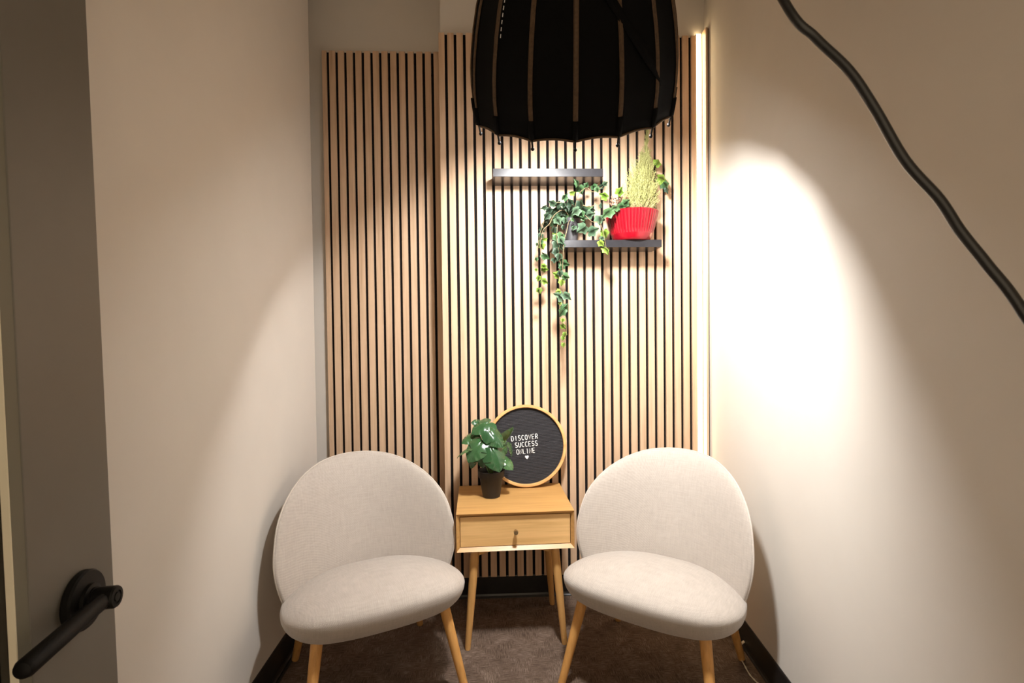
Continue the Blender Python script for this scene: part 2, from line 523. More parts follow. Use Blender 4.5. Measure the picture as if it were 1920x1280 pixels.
# right wall: flares very slightly towards the back
def rx(y): return .9155 + (y-1.5)*.0765
struct(MB().add([(rx(-.25), -.25, -.02), (rx(-.25)+.1, -.25, -.02), (rx(2.5)+.1, 2.5, -.02), (rx(2.5), 2.5, -.02),
                 (rx(-.25), -.25, CEIL), (rx(-.25)+.1, -.25, CEIL), (rx(2.5)+.1, 2.5, CEIL), (rx(2.5), 2.5, CEIL)],
                [(0, 3, 2, 1), (4, 5, 6, 7), (0, 1, 5, 4), (1, 2, 6, 5), (2, 3, 7, 6), (3, 0, 4, 7)]).build('wall_right', 'wall'))
struct(box('ceiling', (-1.0, -.35, CEIL), (1.3, 2.6, CEIL+.05), 'ceiling'))
wf = MB(); wf.box((-.95, -.35, -.02), (-.50, -.25, CEIL)); wf.box((.46, -.35, -.02), (1.0, -.25, CEIL)); wf.box((-.50, -.35, 2.12), (.46, -.25, CEIL))
struct(wf.build('wall_front', 'wall'))
floor = struct(box('floor', (-1.0, -.35, -.05), (1.3, 2.6, -.007), 'subfloor'))
tile_me = None
for ix in range(-2, 3):
    for iy in range(-5, 2):
        x0, y0 = .26+.5*ix, 1.85+.5*iy
        if x0+.5 < -.93 or x0 > 1.1: continue
        if tile_me is None:
            t = box('carpet_tile', (-.2499, -.2499, -.007), (.2499, .2499, 0), 'carpet', floor, .0006); tile_me = t.data
        else:
            t = link(bpy.data.objects.new('carpet_tile', tile_me), floor)
        t.location = (x0+.25, y0+.25, 0); t.rotation_euler = (0, 0, math.pi/2*((ix+iy) % 2))
# vinyl cove base with a small toe
def cove(name, p0, p1, nrm):
    p0, p1, n = Vector(p0), Vector(p1), Vector(nrm).normalized()
    prof = [(0, 0), (.014, 0), (.0135, .003), (.009, .008), (.006, .016), (.0055, .094), (.003, .1), (0, .1)]
    v = []; k = len(prof)
    for p in (p0, p1):
        for d, z in prof: v.append(p + n*d + Vector((0, 0, z)))
    f = [(i, (i+1) % k, k+(i+1) % k, k+i) for i in range(k)] + [tuple(range(k))[::-1], tuple(range(k, 2*k))]
    return struct(mesh(name, v, f, 'base'))
cove('baseboard_left', (-.7655, -.25, 0), (-.7655, 2.265, 0), (1, 0, 0))
cove('baseboard_back', (-.203, 2.288, 0), (rx(2.288), 2.288, 0), (0, -1, 0))
cove('baseboard_recess', (-.915, 2.442, 0), (-.203, 2.442, 0), (0, -1, 0))
cove('baseboard_right', (rx(-.25), -.25, 0), (rx(2.29), 2.29, 0), (-1, .0765, 0))

# ------------------------------------------------------------------ slatted panels
def slat_panel(name, label, x_gap0, ngap, yf, xl, xr):
    t = thing(name, label, 'wall panel', ((xl+xr)/2, yf, .1))
    cx = (xl+xr)/2
    box('felt_backing', (xl-cx, .012, 0), (xr-cx, .0208, 2.397), 'felt', t)
    me = {}
    for n in range(ngap+1):
        a = xl if n == 0 else x_gap0+.04*(n-1)+.006
        b = xr if n == ngap else x_gap0+.04*n-.006
        w = round(b-a, 4)
        if w not in me:
            o = box('slat', (-w/2, 0, 0), (w/2, .0122, 2.4), 'slat', t, .0012); me[w] = o.data
        else: o = link(bpy.data.objects.new('slat', me[w]), t)
        o.location = ((a+b)/2-cx, 0, 0)
    return t
slat_panel('slat_wall_panel', 'narrower oak slat panel set back behind the left chair', -.734, 13, 2.421, -.7605, -.203)
slat_panel('slat_wall_panel', 'wide oak slat panel carrying the two black shelves', -.178, 28, 2.267, -.2095, .930)
# led profile and end trim
t = thing('led_strip_light', 'glowing vertical warm white light strip at right end of slats', 'light', (.9435, 2.27, .1))
ch = MB(); ch.box((-.0125, .0, 0), (-.0110, .0165, 2.41)); ch.box((.0110, .0, 0), (.0125, .0165, 2.41)); ch.box((-.0125, .0145, 0), (.0125, .0165, 2.41))
ch.build('channel', 'alu', t)
box('diffuser', (-.0108, -.001, .002), (.0108, .004, 2.408), 'led', t)
t = thing('edge_trim', 'slim vertical oak edge strip beside the glowing light strip', 'trim', (.964, 2.23, .1))
box('trim_board', (-.006, 0, 0), (.0035, .055, 2.415), 'slat', t, .001)
box('dark_edge', (.0036, .003, 0), (.0068, .057, 2.413), 'felt', t)  # thin black strip down the wall side of the trim

# ------------------------------------------------------------------ shelves
def shelf(label, x0, x1, z0, th):
    cx = (x0+x1)/2
    t = thing('floating_shelf', label, 'shelf', (cx, 2.267, z0))
    box('shelf_board', (x0-cx, -.137, 0), (x1-cx, -.0005, th), 'shelf', t, .001)
    return t
shelf('empty black floating shelf, the upper one on the slats', .019, .478, 1.836, .034)
shelf('black floating shelf with ivy and red bowl, the lower one', .262, .724, 1.543, .031)

# ------------------------------------------------------------------ chairs
def puff(outline, rings, place, n=72):
    """outline: closed 2-D list (Vectors, xy used); place(x, y, r, side) -> 3-D point."""
    O = resample(outline, n); c = Vector((0, sum(p.y for p in O)/n, 0))
    v = []; f = []
    rr = [math.sin(math.pi/2*i/rings) for i in range(1, rings+1)]
    def ring(r, side):
        k = len(v)
        for p in O:
            q = c.lerp(p, r); v.append(place(q.x, q.y, r, side))
        return k
    ks = {}
    for side in (1, -1):
        ks[side] = []
        c0 = len(v); v.append(place(c.x, c.y, 0, side)); ks[side].append(c0)
        for r in (rr if side == 1 else rr[:-1]): ks[side].append(ring(r, side))
        if side == -1: ks[side].append(ks[1][-1])
    for side in (1, -1):
        L = ks[side]
        for j in range(n): f.append((L[0], L[1]+j, L[1]+(j+1) % n))
        for a, b in zip(L[1:], L[2:]):
            for j in range(n): f.append((a+j, b+j, b+(j+1) % n, a+(j+1) % n))
    seam = [v[ks[1][-1]+j] for j in range(n)]
    return v, f, seam

BACK = [(0, .250), (.12, .250), (.215, .254), (.262, .276), (.294, .36), (.308, .44), (.303, .515), (.287, .580), (.251, .638), (.198, .681), (.132, .708), (.064, .7185), (0, .721)]
SEAT = [(0, .215), (.13, .203), (.222, .15), (.274, .06), (.297, -.055), (.285, -.155), (.232, -.228), (.13, -.262), (0, -.270)]
def mirror(h):
    r = [Vector((x, y, 0)) for x, y in h]
    return r + [Vector((-x, y, 0)) for x, y in h[1:-1]][::-1]

def make_chair(label, loc, rz):
    t = thing('lounge_chair', label, 'chair', loc, (0, 0, rz), 'lounge chairs either side of the table')
    def back_y(x, z):
        k = 2.35 + .5*max(0, (z-.45))
        return .215 + .30*(z-.42) - k*x*x
    def place_b(x, z, r, side):
        pr = math.sqrt(max(0, 1-r**3.2))
        return Vector((x, back_y(x, z) - (.048 if side == 1 else -.030)*pr, z))
    v, f, seam = puff(spline(mirror(BACK), 6, True), 12, place_b, 96)
    bk = mesh('backrest', v, f, 'fabric', t, True)
    MB().tube(seam + seam[:1], .0032, 6, False).build('piping', 'piping', bk, True)
    def place_s(x, y, r, side):
        mid = .318 - .12*y - .04*abs(x)**2
        if side == 1: z = mid + .060*max(0, 1-r**2.6)**.5 + .006*(1-r)
        else: z = mid - .088*max(0, 1-r**5)**.5
        return Vector((x, y, z))
    v, f, seam = puff(spline(mirror(SEAT), 6, True), 14, place_s, 96)
    mesh('seat', v, f, 'fabric', t, True)
    box('seat_base', (-.15, -.13, .250), (.15, .12, .30), 'under', t, .01)
    for sx in (-1, 1):
        for (top, foot) in (((.192, -.160, .33), (.248, -.254, 0)), ((.190, .12, .30), (.237, .222, 0))):
            a = Vector((sx*top[0], top[1], top[2])); b = Vector((sx*foot[0], foot[1], 0))
            lg = MB().tube([a, a.lerp(b, .3), a.lerp(b, .7), a.lerp(b, .985)], [.0185, .0175, .0145, .0125], 14).build('leg', 'chairleg', t, True, .7)
            c = a.lerp(b, .985)
            MB().tube([c, (b.x, b.y, 0)], [.0118, .0115], 12).build('foot_pad', 'rubber', lg)
    return t
make_chair('beige fabric lounge chair against the left wall', (-.424, 1.787, 0), math.radians(25))
make_chair('beige fabric lounge chair near the right wall and light strip', (.572, 1.751, 0), math.radians(-36))

# ------------------------------------------------------------------ side table
def side_table():
    w, d, z0, z1 = .443, .352, .378, .520
    t = thing('side_table', 'honey wood side table with one drawer between the two chairs', 'table', (.081, 2.072, 0), (0, 0, math.radians(1.5)))
    x, yf, yb = w/2, -d/2, d/2; i = .0125; c = .014
    O = lambda y: [(-x, y, z0), (x, y, z0), (x, y, z1), (-x, y, z1)]
    I = lambda y: [(-x+i, y, z0+i), (x-i, y, z0+i), (x-i, y, z1-i), (-x+i, y, z1-i)]
    v = O(yf) + I(yf+c) + I(yb-.02) + O(yb); f = []
    for k in range(4):
        n = (k+1) % 4
        f += [(k, n, 4+n, 4+k), (4+k, 4+n, 8+n, 8+k), (k, 12+k, 12+n, n)]
    f += [(8, 9, 10, 11), (12, 15, 14, 13)]
    cs = mesh('case', v, f, 'table', t)
    dr = box('drawer', (-x+i+.0018, yf+c-.001, z0+i+.0018), (x-i-.0018, yb-.03, z1-i-.003), 'drawer', t, .001)
    kb = MB().lathe([(.004, 0), (.004, .012), (.0075, .0125), (.0085, .016), (.0085, .025), (.0075, .0275), (.001, .028)], 20,
                    (0, yf+c-.001, (z0+z1)/2), Matrix.Rotation(math.pi/2, 3, 'X'))
    kb.build('knob', 'brass', dr, True, .6)
    legs = (((-.152, -.128), (-.186, -.155)), ((.152, -.128), (.184, -.152)), ((.152, .115), (.178, .133)), ((-.152, .115), (-.178, .133)))
    for a, b in legs:
        A = Vector((*a, z0-.002)); B = Vector((*b, 0))
        MB().tube([A, A.lerp(B, .5), A.lerp(B, .97), B], [.0170, .0150, .0112, .0102], 16).build('leg', 'tableleg', t, True, .7)
    # arched rails under the case
    for (p, q) in (((-.14, -.128), (.14, -.128)), ((-.14, .115), (.14, .115)), ((-.152, -.115), (-.152, .10)), ((.152, -.115), (.152, .10))):
        P, Q = Vector((*p, 0)), Vector((*q, 0)); dirn = (Q-P).normalized(); nn = Vector((-dirn.y, dirn.x, 0))*.008
        v = []; N = 14
        for k in range(N+1):
            u = k/N; pt = P.lerp(Q, u); e = abs(2*u-1)
            low = z0-.001 - (.004 + .026*max(0, (e-.25)/.75)**1.3)
            for z in (z0-.001, low):
                v.append(pt+nn+Vector((0, 0, z))); v.append(pt-nn+Vector((0, 0, z)))
        f = []
        for k in range(N):
            a = 4*k; b = a+4
            f += [(a, a+1, b+1, b), (a+2, b+2, b+3, a+3), (a, b, b+2, a+2), (a+1, a+3, b+3, b+1)]
        f += [(0, 2, 3, 1), (4*N, 4*N+1, 4*N+3, 4*N+2)]
        mesh('rail', v, f, 'tableleg', t)
side_table()

# ------------------------------------------------------------------ round letter board
def arc(cx, cy, rx_, ry, a0, a1, n=10):
    return [(cx+rx_*math.cos(math.radians(a0+(a1-a0)*k/n)), cy+ry*math.sin(math.radians(a0+(a1-a0)*k/n))) for k in range(n+1)]
GL = {
    'D': [[(0, 0), (0, 1)] + arc(.35, .5, .6, .5, 90, -90) + [(0, 0)]],
    'I': [[(.5, 0), (.5, 1)]],
    'S': [arc(.5, .74, .45, .26, 30, 270) + arc(.5, .24, .47, .24, 90, -150)],
    'C': [arc(.55, .5, .52, .5, 50, 310, 16)],
    'O': [arc(.5, .5, .5, .5, 90, 450, 20)],
    'V': [[(0, 1), (.5, 0), (1, 1)]],
    'E': [[(.95, 1), (.05, 1), (.05, 0), (.95, 0)], [(.05, .5), (.8, .5)]],
    'R': [[(.05, 0), (.05, 1)] + arc(.5, .74, .42, .26, 90, -90) + [(.05, .48)], [(.5, .48), (.98, 0)]],
    'U': [[(.02, 1)] + arc(.5, .32, .46, .32, 180, 360) + [(.98, 1)]],
    'N': [[(.03, 0), (.03, 1), (.97, 0), (.97, 1)]],
    'L': [[(.05, 1), (.05, 0), (.95, 0)]],
}
def letter_board():
    R = .1765; tilt = math.radians(9)
    t = thing('letter_board', 'round wood framed black letter board leaning on slats behind the plant', 'sign', (.149, 2.199, .5225), (-tilt, 0, 0))
    # hoop frame, lathed about the local -Y axis
    rot = Matrix.Rotation(math.pi/2, 3, 'X')
    k = MB(); prof = [(R-.0130, -.010), (R-.0130, .014), (R-.0110, .016), (R-.002, .016), (R, .014), (R, -.010)]
    n = 96; v = []; f = []
    for (r, z) in prof:
        for j in range(n):
            w = 2*math.pi*j/n; p = rot @ Vector((r*math.cos(w), r*math.sin(w), z)); v.append(p+Vector((0, 0, R)))
    m = len(prof)
    for i in range(m):
        for j in range(n):
            a = i*n+j; b = i*n+(j+1) % n; c = ((i+1) % m)*n+(j+1) % n; d = ((i+1) % m)*n+j
            f.append((a, b, c, d))
    mesh('hoop_frame', v, f, 'boardframe', t, True, .6)
    # ribbed felt: horizontal ridges clipped to the disc, turned a little with the letters
    ang = math.radians(3.6); ca, sa = math.cos(ang), math.sin(ang)
    def tr(x, z, y): return Vector((x*ca - z*sa, y, R + x*sa + z*ca))
    r0 = R-.0125; pitch = .0064; v = []; f = []
    nz = int(2*r0/pitch); zs = []
    for k in range(nz+1):
        z = -r0+k*pitch
        for dz, y in ((0, -.0005), (.0006, -.0022), (.0014, -.0030), (.0046, -.0030), (.0054, -.0022), (.0060, -.0005)):
            if z+dz < r0: zs.append((z+dz, y))
    for z, y in zs:
        h = math.sqrt(max(1e-6, r0*r0-z*z)); v += [tr(-h, z, y), tr(h, z, y)]
    for k in range(len(zs)-1): f.append((2*k, 2*k+1, 2*k+3, 2*k+2))
    mesh('felt_panel', v, f, 'boardfelt', t)
    back = MB().lathe([(r0, -.0095), (r0, -.001)], 48, (0, 0, 0), rot); 
    for p in back.v: p.z += R
    back.build('back_panel', 'boardfelt', t)
    ang2 = math.radians(4.6); c2, s2 = math.cos(ang2), math.sin(ang2)
    def put(x, z, y): return Vector((x*c2 - z*s2, y, R + x*s2 + z*c2))
    lw, lh = .0098, .0205
    for text, cx, cz, pit in (('DISCOVER', -.0030, .0345, .0151), ('SUCCESS', .0020, .0052, .0147), ('ONLINE', -.0035, -.0245, .0140)):
        for i, chh in enumerate(text):
            ox = cx + (i-(len(text)-1)/2)*pit; g = MB()
            for st in GL[chh]:
                pts = [put(ox+(x-.5)*lw, cz+(z-.5)*lh, -.0042) for x, z in st]
                g.tube(pts, .00165, 6)
            g.build('letter', 'letter', t, True, .9)
    # heart
    hp = []
    for k in range(40):
        a = 2*math.pi*k/40
        hp.append((16*math.sin(a)**3/17, (13*math.cos(a)-5*math.cos(2*a)-2*math.cos(3*a)-math.cos(4*a))/17))
    g = MB(); v = [put(-.001+x*.0085, -.0500+z*.0098, y) for y in (-.0056, -.0028) for x, z in hp]
    g.add(v, [tuple(range(40)), tuple(range(40, 80))[::-1]] + [(k, (k+1) % 40, 40+(k+1) % 40, 40+k) for k in range(40)])
    g.build('heart_symbol', 'letter', t)
letter_board()

# ------------------------------------------------------------------ plants
def leaf_basis(pos, tip, nrm, size):
    y = Vector(tip).normalized(); z = Vector(nrm); z = (z - y*z.dot(y)).normalized(); x = y.cross(z)
    m = Matrix.Identity(4)
    for i, a in enumerate((x, y, z)):
        for j in range(3): m[j][i] = a[j]*size
    for j in range(3): m[j][3] = pos[j]
    return m

def ivy_leaf_mesh(name, bend, fold, wide=1.0):
    half = [(0, -.25), (.07, -.36), (.21, -.42), (.36, -.36), (.37, -.22), (.41, -.08), (.50, .10), (.39, .18), (.25, .25), (.15, .41), (0, .60)]
    ctr = [(0, -.24), (0, -.05), (0, .2), (0, .60)]
    v = []; 
    def zf(x, y): return -fold*abs(x) - bend*(y**2) + .05*math.sin(7*x)*math.cos(5*y)
    for x, y in half: v.append((x*wide, y, zf(x, y)))
    n = len(half)
    for x, y in half[1:-1]: v.append((-x*wide, y, zf(x, y)))
    c = len(v); v.append((0, -.05, zf(0, -.05)+.02)); v.append((0, .2, zf(0, .2)+.02))
    f = []
    R_ = list(range(n)); L_ = [0] + list(range(n, n+n-2)) + [n-1]
    for S in (R_, L_):
        for a, b in zip(S, S[1:]):
            k = S.index(a); f.append((a, b, c if k < 6 else c+1))
        f.append((S[6], c+1, c))
    me = bpy.data.meshes.new(name); me.from_pydata(v, [], f)
    for p in me.polygons: p.use_smooth = True
    return me

LM = {}
for ci in range(4):
    for va, (b, fo, wd) in enumerate(((.35, .25, 1), (.1, .45, .9), (.6, .1, 1.05))):
        me = ivy_leaf_mesh('ivy_leaf', b, fo, wd); me.materials.append(M['leaf%d' % ci]); LM[ci, va] = me

def add_ivy_leaf(parent, origin, x, y, z, size, ang, ci):
    a = math.radians(ang)
    o = link(bpy.data.objects.new('leaf', LM[ci, random.randrange(3)]), parent)
    tip = (math.cos(a), random.uniform(-.45, .25), math.sin(a))
    nrm = (random.uniform(-.5, .5), -1, random.uniform(.1, .8))
    o.matrix_local = leaf_basis(Vector((x, y, z))-Vector(origin), tip, nrm, size*1.3)
    return o

def ivy():
    org = (.352, 2.190, 1.5742)
    t = thing('potted_ivy', 'trailing green ivy in a charcoal pot at left end of lower shelf', 'plant', org)
    pr = [(.022, .0), (.0255, .0), (.0335, .078), (.036, .079), (.0375, .098), (.0350, .100), (.0325, .094), (.031, .086), (.001, .086)]
    pt = MB().lathe(pr, 32).build('pot', 'potgrey', t, True, .6)
    MB().lathe([(.031, .080), (.031, .088), (.012, .092), (.001, .092)], 20).build('soil', 'soil', t, True)
    for i, s in enumerate(IVY_STEMS):
        pts = [Vector(p)-Vector(org) for p in s]
        pts[0] = Vector((random.uniform(-.01, .01), random.uniform(-.012, 0), .09))
        sp = spline(pts, 5)
        MB().tube(sp, [.0018*(1-.5*k/len(sp)) for k in range(len(sp))], 6).build('stem', 'stem', t, True)
    for r in IVY: add_ivy_leaf(t, org, *r)
    # crown of leaves over the pot
    for k in range(30):
        a = random.uniform(0, 2*math.pi); rr = random.uniform(.015, .075)
        x, y, z = org[0]+rr*math.cos(a)-.005, org[1]-.01+rr*math.sin(a)*.7, org[2]+.105+random.uniform(0, .035)
        add_ivy_leaf(t, org, x, y, z, random.uniform(.03, .048), random.choice((200, 230, -60, -20, 20, 150, -100)), random.choice((0, 0, 0, 1)))
ivy()

def bowl():
    org = (.612, 2.184, 1.5742)
    t = thing('planter_bowl', 'fluted red bowl of feathery yellow-green plant on lower shelf', 'plant', org)
    N = 368; H = .122; nfl = 46
    def prof_r(z): return .076 + .0375*(max(0, z-.004)/H)**.72 if z > .004 else .072+.004*z/.004
    zs = [0, .002, .006, .012, .02, .027, .0275, .032, .045, .06, .075, .09, .105, .116, .1205, H]
    prof = [(prof_r(z), z) for z in zs] + [(prof_r(H)-.004, H), (prof_r(H)-.006, H-.004), (prof_r(.1)-.007, .1), (.001, .1)]
    def fl(r, z, w, j):
        if .0275 <= z and r > prof_r(z)-.0005:
            k = min(1, (z-.0275)/.006)
            return r - .0038*k*(.5+.5*math.cos(nfl*w))**2
        return r
    MB().lathe(prof, N, fn=fl).build('bowl', 'potred', t, True, .9)
    MB().lathe([(.094, .098), (.094, .106), (.06, .112), (.001, .113)], 32).build('soil', 'soil', t, True)
    # feathery conifer-like plant: thousands of fine sprigs, one part
    rnd = random.Random(5)
    v = []; f = []; v2 = []; f2 = []
    def blade(V, F, p, q, w):
        d = (q-p); s = d.cross(Vector((rnd.uniform(-1, 1), -1, rnd.uniform(-.3, .3)))).normalized()*w
        k = len(V); m = p.lerp(q, .55) + Vector((rnd.uniform(-.1, .1), rnd.uniform(-.1, .1), .06))*d.length
        V += [p-s*.6, p+s*.6, m-s, m+s, q]; F += [(k, k+1, k+3, k+2), (k+2, k+3, k+4)]
    ENV = [(0, .080), (.04, .104), (.10, .098), (.16, .072), (.21, .040), (.26, .016), (.40, .004)]
    for i in range(520):
        u = rnd.random(); h = .255*u**1.15
        # bushy cone leaning right, narrowing quickly into the plume
        env = 0
        for (h0, e0), (h1, e1) in zip(ENV, ENV[1:]):
            if h0 <= h <= h1: env = e0+(e1-e0)*(h-h0)/(h1-h0)
        a = rnd.uniform(0, 2*math.pi); rr = env*math.sqrt(rnd.random())
        base = Vector((.026 + .030*(h/.25) + rr*math.cos(a)*.35, rr*math.sin(a)*.3, .106+h*.55))
        tipp = Vector((.030 + .030*(h/.25) + rr*math.cos(a), rr*math.sin(a)*.62, .112+h+.02+rnd.uniform(-.01, .025)))
        d = tipp-base; L = d.length
        blade(v, f, base, tipp, .0009)
        n = int(10+L*90)
        for k in range(n):
            s = .25+.75*k/n; p = base.lerp(tipp, s)+Vector((0, 0, -.01*math.sin(math.pi*s)))
            dr = Vector((rnd.uniform(-1, 1), rnd.uniform(-1, 1), rnd.uniform(.3, 1.4))).normalized()
            q = p + dr*rnd.uniform(.009, .019)*(1.15-.5*s)
            if h < .045 and rnd.random() < .75: blade(v2, f2, p, q, .0010)
            else: blade(v, f, p, q, .0010)
    # tall central plume
    for i in range(26):
        u = i/25; x0 = .062+.010*u
        for k in range(12):
            p = Vector((x0+rnd.uniform(-.006, .006)*(1.3-u), rnd.uniform(-.008, .008), .33+.16*u+rnd.uniform(-.004, .004)))
            q = p+Vector((rnd.uniform(-.012, .012)*(1.4-u), rnd.uniform(-.01, .01), rnd.uniform(.01, .024)))
            blade(v, f, p, q, .0010)
    MB().tube([(.045, 0, .11), (.055, 0, .25), (.065, 0, .40), (.072, 0, .50)], [.002, .0015, .001, .0006], 6).build('stem', 'heatherdry', t, True)
    o = mesh('feathery_foliage', v, f, 'heather', t); o['kind'] = 'stuff'; o['label'] = 'yellow-green feathery sprigs'
    o = mesh('dry_sprigs', v2, f2, 'heatherdry', t); o['kind'] = 'stuff'; o['label'] = 'straw coloured dry sprigs'
    # dried brownish blossoms at left
    g = MB()
    for k in range(110):
        c = Vector((-.062+rnd.uniform(-.035, .035), -.035+rnd.uniform(-.02, .02), .158+rnd.uniform(-.024, .022)))
        d = Vector((rnd.uniform(-1, 1), rnd.uniform(-1, .2), rnd.uniform(-.2, 1))).normalized()*.009
        s = d.cross(Vector((0, 0, 1))).normalized()*.0035
        g.add([c-d*.3-s*.4, c-d*.3+s*.4, c+d*.5+s, c+d, c+d*.5-s], [(0, 1, 2, 3, 4)])
    b = g.build('dried_blossoms', 'flower', t); b['kind'] = 'stuff'; b['label'] = 'small dried brownish blossoms'
    for s in (((-.04, -.02, .11), (-.06, -.05, .15), (-.085, -.065, .16)), ((.06, .01, .11), (.095, .02, .2), (.125, .03, .24), (.11, .03, .30)), ((-.05, -.02, .11), (-.07, -.06, .14), (-.09, -.09, .13))):
        MB().tube(spline(s, 5), .0012, 5).build('ivy_runner', 'stem', t, True)
    for r in BOWL_LEAVES: add_ivy_leaf(t, org, *r)
bowl()

def monstera_mesh(name, bend, fold, slit):
    """rounded heart leaf on a polar grid about the midrib, with narrow slits between the side veins"""
    out = spline([(0, -.30), (.09, -.43), (.25, -.47), (.40, -.39), (.47, -.20), (.46, .02), (.39, .22), (.27, .40), (.13, .53), (0, .62)], 5); out = [Vector((p[0], p[1], 0)) for p in out]
    N = len(out)
    def zf(x, y): return -fold*abs(x)**1.6 - bend*y*y + .012*math.cos(24*(y-.55*abs(x)))*min(1, abs(x)*5) - .03*math.exp(-(x/.03)**2)
    v = []; f = []; K = 6
    for side in (1, -1):
        k0 = len(v)
        for i, p in enumerate(out):
            t = i/(N-1); root = Vector((0, -.22+.80*t, 0))
            for q in range(K+1):
                c = root.lerp(p, q/K)
                v.append((side*c.x, c.y, zf(c.x, c.y)))
        gaps = slit[0 if side == 1 else 1]
        for i in range(N-1):
            for q in range(K):
                if i in gaps and q >= gaps[i]: continue
                a = k0+i*(K+1)+q; f.append((a, a+1, a+K+2, a+K+1))
    me = bpy.data.meshes.new(name); me.from_pydata(v, [], f)
    bm = bmesh.new(); bm.from_mesh(me)
    bmesh.ops.remove_doubles(bm, verts=bm.verts, dist=.0008)
    bmesh.ops.recalc_face_normals(bm, faces=bm.faces)
    # close the slits to a narrow wedge
    for p in bm.faces: p.smooth = True
    bm.to_mesh(me); bm.free()
    me.materials.append(M['monstera']); return me

def pot_plant():
    org = (-.004, 2.092, .5203)
    t = thing('potted_monstera', 'small glossy monstera in a dark plastic pot on the side table', 'plant', org)
    pr = [(.030, 0), (.0345, .001), (.0365, .006), (.0478, .080), (.0520, .081), (.0535, .086), (.0552, .108), (.0540, .110), (.0520, .106), (.0500, .088), (.001, .088)]
    MB().lathe(pr, 48).build('pot', 'potblack', t, True, .6)
    MB().lathe([(.049, .080), (.0495, .089), (.02, .093), (.001, .094)], 24).build('soil', 'soil', t, True)
    ms = [monstera_mesh('monstera_leaf', .45, .50, ({24: 2}, {22: 3})), monstera_mesh('monstera_leaf', .25, .75, ({26: 3}, {}))]
    for i, (x, y, z, size, ang, nx, ny, nz) in enumerate(MONSTERA):
        a = math.radians(ang); P = Vector((x, y, z))-Vector(org)
        o = link(bpy.data.objects.new('leaf', ms[i % 2]), t)
        tip = Vector((math.cos(a), -.35, math.sin(a)))
        o.matrix_local = leaf_basis(P, tip, (nx, ny, nz), size)
        root = P - tip.normalized()*size*.3
        b = Vector((random.uniform(-.008, .008), random.uniform(-.008, .008), .09))
        mid = b.lerp(root, .5) + Vector((0, .012, .03))
        MB().tube(spline([b, mid, root], 6), [.0024]+[.0017]*12, 6).build('stem', 'stemgreen', t, True)
pot_plant()

